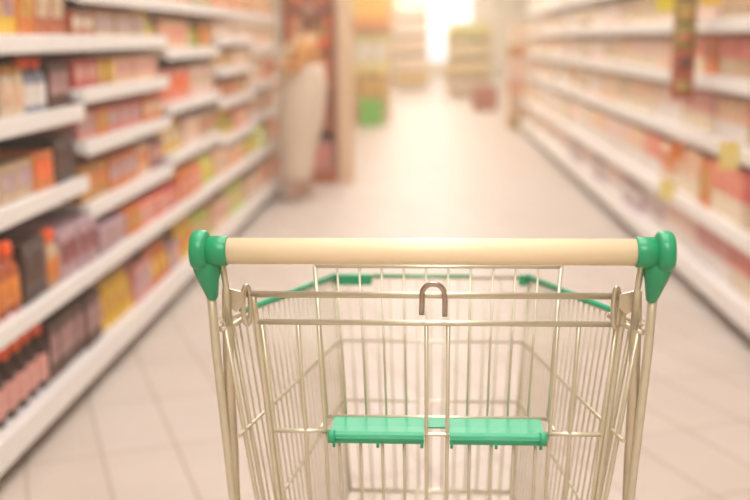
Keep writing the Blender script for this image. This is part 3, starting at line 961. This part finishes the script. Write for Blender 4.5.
# face details
bm = bmesh.new()
for s in (-1, 1):
    bmesh.ops.create_uvsphere(bm, u_segments=10, v_segments=8, radius=0.009, matrix=Matrix.Translation((0.099, s * 0.028, 1.425)))
link_mesh('eyes', bm, M['eye'], per, smooth=True)
bm = bmesh.new(); sweep(bm, [(0.098, -0.018, 1.372), (0.108, 0, 1.374), (0.098, 0.018, 1.372)], [0.003, 0.005, 0.003], 8)
link_mesh('mouth', bm, M['lips'], per)
bm = bmesh.new()
for s in (-1, 1):
    sweep(bm, [(0.02, s * 0.074, 1.385), (0.012, s * 0.082, 1.405), (0.018, s * 0.080, 1.425)], [0.007, 0.011, 0.006], 8)
link_mesh('ears', bm, M['skin'], per)
# hair: cap over the skull with a tied tail
bm = bmesh.new()
bmesh.ops.create_uvsphere(bm, u_segments=28, v_segments=18, radius=1.0)
for v in bm.verts:
    x, y, z = v.co
    # keep the face free: squeeze the front lower half backwards
    fx = x
    if x > 0 and z < 0.35:
        fx = x * max(-0.25, 0.10 + 1.6 * max(0, z))
    v.co = Vector((0.012 + fx * 0.108, y * 0.094, 1.445 + z * (0.098 if z > 0 else 0.125)))
link_mesh('hair', bm, M['hair'], per, smooth=True)
bm = bmesh.new()
sweep(bm, [(-0.085, 0, 1.46), (-0.12, 0, 1.44), (-0.13, 0.005, 1.37), (-0.115, 0.008, 1.28)], [0.02, 0.03, 0.028, 0.010], 12)
link_mesh('ponytail', bm, M['hair'], per)

# tan knit top with sleeves
T = {'hip': ((0, 0, 0.86), (0.128, 0.155)), 'waist': ((0, 0, 0.95), (0.115, 0.142)), 'chest': ((0, 0, 1.12), (0.128, 0.170)), 'top': ((-0.005, 0, 1.235), (0.072, 0.085))}
TE = [('hip', 'waist'), ('waist', 'chest'), ('chest', 'top')]
for s, nm in ((1, 'l'), (-1, 'r')):
    T['s' + nm] = ((0, s * 0.168, 1.215), 0.064)
    T['e' + nm] = (J['el' + nm][0], 0.050)
    e, w = Vector(J['el' + nm][0]), Vector(J['wr' + nm][0])
    T['w' + nm] = (tuple(e.lerp(w, 0.92)), 0.036)
    TE += [('top', 's' + nm), ('s' + nm, 'e' + nm), ('e' + nm, 'w' + nm)]
skin_mesh('knit_top', (T, TE, 'waist'), M['tan_cloth'], per)['label'] = 'tan long sleeved top'

# long cream vest: open-bottomed shell from the shoulders to below the knees
bm = bmesh.new()
prof = [(0.132, 0.168, 1.08), (0.145, 0.178, 1.04), (0.162, 0.188, 0.98), (0.180, 0.198, 0.90), (0.188, 0.202, 0.80), (0.185, 0.20, 0.66), (0.165, 0.19, 0.52), (0.148, 0.18, 0.38), (0.134, 0.17, 0.24), (0.13, 0.165, 0.16)]
rings = []
for (rx, ry, z) in prof:
    lean = 0.125 * (1.06 - z)
    amp = 0.012 * max(0, 1.0 - z)
    rings.append([bm.verts.new((lean + (rx + amp * sin(9 * 2 * pi * k / 48)) * cos(2 * pi * k / 48), (ry + amp * sin(9 * 2 * pi * k / 48)) * sin(2 * pi * k / 48), z)) for k in range(48)])
for i in range(len(rings) - 1):
    for k in range(48):
        bm.faces.new((rings[i][k], rings[i][(k + 1) % 48], rings[i + 1][(k + 1) % 48], rings[i + 1][k])).smooth = True
o = link_mesh('wrap_skirt', bm, M['cream_cloth'], per)
md = o.modifiers.new('thickness', 'SOLIDIFY'); md.thickness = 0.005
o['label'] = 'long cream wrap skirt'
bm = bmesh.new()
pts = []
for k in range(25):
    a = 2 * pi * k / 24
    pts.append((0.005 + 0.075 * cos(a), 0.085 * sin(a), 1.265 + 0.012 * cos(2 * a)))
sweep(bm, pts, 0.032, 12, cap=False)
sweep(bm, [(0.07, 0.04, 1.26), (0.135, 0.05, 1.19), (0.165, 0.05, 1.08), (0.165, 0.05, 0.98)], [0.03, 0.032, 0.03, 0.026], 10, flat=(1, 1.3))
link_mesh('scarf', bm, M['scarf'], per)['label'] = 'pale yellow scarf'
for s, nm in ((1, 'l'), (-1, 'r')):
    ax, ay, az = J['an' + nm][0]
    tx, ty, tz = J['toe' + nm][0]
    bm = bmesh.new()
    sweep(bm, [(ax - 0.045, ay, 0.040), (ax, ay, 0.050), (ax + 0.06, ay, 0.042), (tx, ty, 0.036), (tx + 0.03, ty, 0.034)], [0.030, 0.046, 0.044, 0.040, 0.022], 14, flat=(0.80, 1.0))
    link_mesh('shoe', bm, M['shoe'], per)

# ------------------------------------------------------------------ displays farther down the aisle
def goods(kind, c1, c2, w, d, h, x, y, z, rot, label, group=None):
    return put(kind, c1, c2, w, d, h, (x, y, z + 0.001), rot, label, group)

# brown wooden stand behind the shopper
st = empty('display_stand', 'brown wooden display stand behind the shopper at the end of left shelves', 'display stand', (-1.0, 9.56, 0))
bm = bmesh.new(); box(bm, -0.23, 0.23, -0.30, 0.30, 0.0, 0.13, 0.006); link_mesh('plinth', bm, M['wood'], st)
bm = bmesh.new(); box(bm, -0.23, 0.23, 0.27, 0.30, 0.131, 1.85, 0.004); link_mesh('back_board', bm, M['wood'], st)
for x in (-0.23, 0.205):
    bm = bmesh.new(); box(bm, x, x + 0.025, -0.29, 0.269, 0.131, 1.85, 0.004); link_mesh('side_board', bm, M['wood'], st)
for z in (0.50, 0.86, 1.20, 1.55, 1.83):
    bm = bmesh.new(); box(bm, -0.204, 0.204, -0.28, 0.268, z - 0.02, z, 0.003); link_mesh('shelf_board', bm, M['wood'], st)
for i, (z, c1, c2, h) in enumerate([(0.13, 'pink', 'rose', 0.24), (0.50, 'rust', 'crimson', 0.28), (0.86, 'orange', 'rust', 0.28), (1.20, 'vivid orange', 'ochre', 0.28), (1.55, 'rust', 'orange', 0.24)]):
    for k in range(2):
        goods('carton', c1, c2, 0.17, 0.28, h, -1.0 - 0.095 + 0.19 * k, 9.43, z, 0,
              '%s %s carton in the brown wooden stand, %s compartment up' % (('left-hand', 'right-hand')[k], c1, ORD[i]), 'cartons in the brown wooden stand')

# pillars
bm = bmesh.new(); box(bm, -0.76, -0.62, 9.3, 9.45, 0.0, CEIL, 0.008)
struct(link_mesh('pillar', bm, M['peach']), 'slim peach pillar beside the brown wooden stand', 'pillar')
bm = bmesh.new(); box(bm, -1.0, -0.78, 28.0, 28.22, 0.0, CEIL, 0.008)
struct(link_mesh('pillar', bm, M['tan']), 'tan pillar far down the aisle beside the bright window', 'pillar')

# yellow promotion stand with the green crate
ps = empty('promotion_stand', 'yellow and cream promotion stand behind the peach pillar', 'display stand', (-0.84, 15.8, 0))
M['yellow_board'] = plain('yellow board', srgb('f6cf4e'), 0.6)
M['orange_board'] = plain('orange board', srgb('f29a3c'), 0.6)
M['cream_board'] = plain('cream board', srgb('fbe6b4'), 0.6)
M['crate_green'] = plain('green crate', srgb('86dc22'), 0.5)
bm = bmesh.new(); box(bm, -0.34, 0.34, 0.28, 0.31, 0.0, 2.1, 0.004); link_mesh('back_board', bm, M['cream_board'], ps)
bm = bmesh.new(); box(bm, -0.34, 0.34, -0.26, 0.279, 0.42, 0.45, 0.004); link_mesh('shelf_board', bm, M['yellow_board'], ps)
bm = bmesh.new(); box(bm, -0.34, 0.34, -0.26, 0.279, 0.74, 0.77, 0.004); link_mesh('shelf_board', bm, M['yellow_board'], ps)
for x in (-0.34, 0.32):
    bm = bmesh.new(); box(bm, x, x + 0.02, -0.26, -0.24, 0.0, 0.419, 0.003); link_mesh('post', bm, M['tan'], ps)
bm = bmesh.new(); box(bm, -0.34, 0.34, -0.26, 0.279, 1.40, 1.42, 0.004)
link_mesh('top_board', bm, M['orange_board'], ps)
bm = bmesh.new(); box(bm, -0.34, 0.34, -0.28, -0.262, 1.40, 1.56, 0.004); link_mesh('header_band', bm, M['orange_board'], ps)
bm = bmesh.new(); box(bm, -0.30, 0.34, -0.02, 0.0, 1.421, 2.05, 0.004); link_mesh('header_board', bm, M['yellow_board'], ps)
cr = empty('crate', 'bright green crate on the floor under the promotion stand', 'crate', (-0.775, 15.66, 0.0))
bm = bmesh.new()
for k in range(5):
    z = 0.02 + k * 0.075
    box(bm, -0.165, 0.165, -0.15, -0.138, z, z + 0.062, 0.003); box(bm, -0.165, 0.165, 0.138, 0.15, z, z + 0.062, 0.003)
    box(bm, -0.165, -0.153, -0.138, 0.138, z, z + 0.062, 0.003); box(bm, 0.153, 0.165, -0.138, 0.138, z, z + 0.062, 0.003)
box(bm, -0.152, 0.152, -0.137, 0.137, 0.0, 0.02)
link_mesh('crate_wall', bm, M['crate_green'], cr)
for x in (-0.165, 0.145):
    for y in (-0.16, 0.151):
        bm = bmesh.new(); box(bm, x, x + 0.02, y, y + 0.009, 0.0, 0.39, 0.002)
        link_mesh('crate_post', bm, M['crate_green'], cr)
goods('carton', 'orange', 'salmon', 0.13, 0.25, 0.34, -1.03, 15.66, 0.0, 0, 'orange carton on the floor beside the green crate')
for k in range(3):
    goods('carton', 'ochre', 'yellow', 0.19, 0.3, 0.26, -0.84 - 0.21 + 0.21 * k, 15.72, 0.45, 0, 'ochre carton above the green crate, %s from the peach pillar' % ORD[k], 'ochre cartons on the promotion stand')
for k in range(3):
    goods('carton', 'pale yellow', 'white', 0.19, 0.3, 0.56, -0.84 - 0.21 + 0.21 * k, 15.72, 0.77, 0, 'tall pale yellow carton under the orange band, %s from the peach pillar' % ORD[k], 'cream cartons on the promotion stand')

# cream rack near the window
def simple_rack(name, label, x, y, w, d, h, zs, mat):
    t = empty(name, label, 'rack', (x, y, 0))
    bm = bmesh.new(); box(bm, -w / 2, w / 2, d / 2 - 0.03, d / 2, 0.0, h, 0.004); link_mesh('back_board', bm, mat, t)
    for s in (-1, 1):
        bm = bmesh.new(); box(bm, s * (w / 2 - 0.0125) - 0.0125, s * (w / 2 - 0.0125) + 0.0125, -d / 2, d / 2 - 0.031, 0.0, h, 0.004); link_mesh('side_board', bm, mat, t)
    for z in zs:
        bm = bmesh.new(); box(bm, -w / 2 + 0.026, w / 2 - 0.026, -d / 2, d / 2 - 0.031, z - 0.025, z, 0.004); link_mesh('shelf_board', bm, mat, t)
    return t
simple_rack('display_rack', 'tall cream rack left of the bright far window', -0.28, 26.5, 0.82, 0.5, 2.3, (0.12, 0.5, 0.95, 1.4, 1.85), M['cream_board'])
for i, (z, c1, c2) in enumerate([(0.12, 'ochre', 'yellow'), (0.5, 'peach', 'cream'), (0.95, 'peach', 'beige'), (1.4, 'pale pink', 'peach'), (1.85, 'cream', 'white')]):
    for k in range(3):
        goods('carton', c1, c2, 0.22, 0.3, 0.30, -0.28 - 0.24 + 0.24 * k, 26.4, z, 0, '%s carton in the tall cream rack, %s column, %s shelf up' % (c1, ('left', 'middle', 'right')[k], ORD[i]), 'cartons in the tall cream rack')
simple_rack('display_rack', 'low yellow rack right of the bright far window', 1.0, 23.5, 0.95, 0.5, 1.5, (0.10, 0.5, 0.9, 1.3), M['yellow_board'])
for i, (z, c1, c2) in enumerate([(0.10, 'peach', 'cream'), (0.5, 'yellow', 'cream'), (0.9, 'cream', 'yellow'), (1.3, 'lime', 'yellow')]):
    for k in range(4):
        goods('pouch' if i == 3 else 'carton', c1, c2, 0.19, 0.28, 0.28, 1.0 - 0.315 + 0.21 * k, 23.4, z, 0, '%s pack in the low yellow rack, %s column, %s shelf up' % (c1, ORD[k], ORD[i]), 'packs in the low yellow rack')
# brown crate in front of it
bc = empty('crate', 'dark brown wooden crate on the floor past the right shelves', 'crate', (1.10, 18.9, 0))
bm = bmesh.new()
for k in range(4):
    z = 0.02 + k * 0.1
    box(bm, -0.22, 0.22, -0.2, -0.185, z, z + 0.085, 0.003); box(bm, -0.22, 0.22, 0.185, 0.2, z, z + 0.085, 0.003)
    box(bm, -0.22, -0.205, -0.184, 0.184, z, z + 0.085, 0.003); box(bm, 0.205, 0.22, -0.184, 0.184, z, z + 0.085, 0.003)
box(bm, -0.204, 0.204, -0.184, 0.184, 0.0, 0.03)
link_mesh('crate_wall', bm, M['wood'], bc)
for x in (-0.204, 0.174):
    for y in (-0.184, 0.154):
        bm = bmesh.new(); box(bm, x, x + 0.03, y, y + 0.03, 0.031, 0.42, 0.002)
        link_mesh('crate_post', bm, M['wood'], bc)
# end of the right shelving: a stack of orange and peach cartons
EY = RIGHT_Y0 + 9 * BAYLEN
for i, (c1, c2, h) in enumerate([('ochre', 'olive', 0.20), ('peach', 'beige', 0.32), ('orange', 'peach', 0.16), ('pale pink', 'peach', 0.30), ('ochre', 'orange', 0.18), ('cream', 'peach', 0.30)]):
    zz = sum([0.20, 0.32, 0.16, 0.30, 0.18, 0.30][:i]) + 0.001 * i
    goods('carton', c1, c2, 0.34, 0.32, h, 1.37, EY + 0.35, zz, 0, '%s carton in the stack past the right shelves, %s from the floor' % (c1, ORD[i]), 'carton stack past the right shelves')
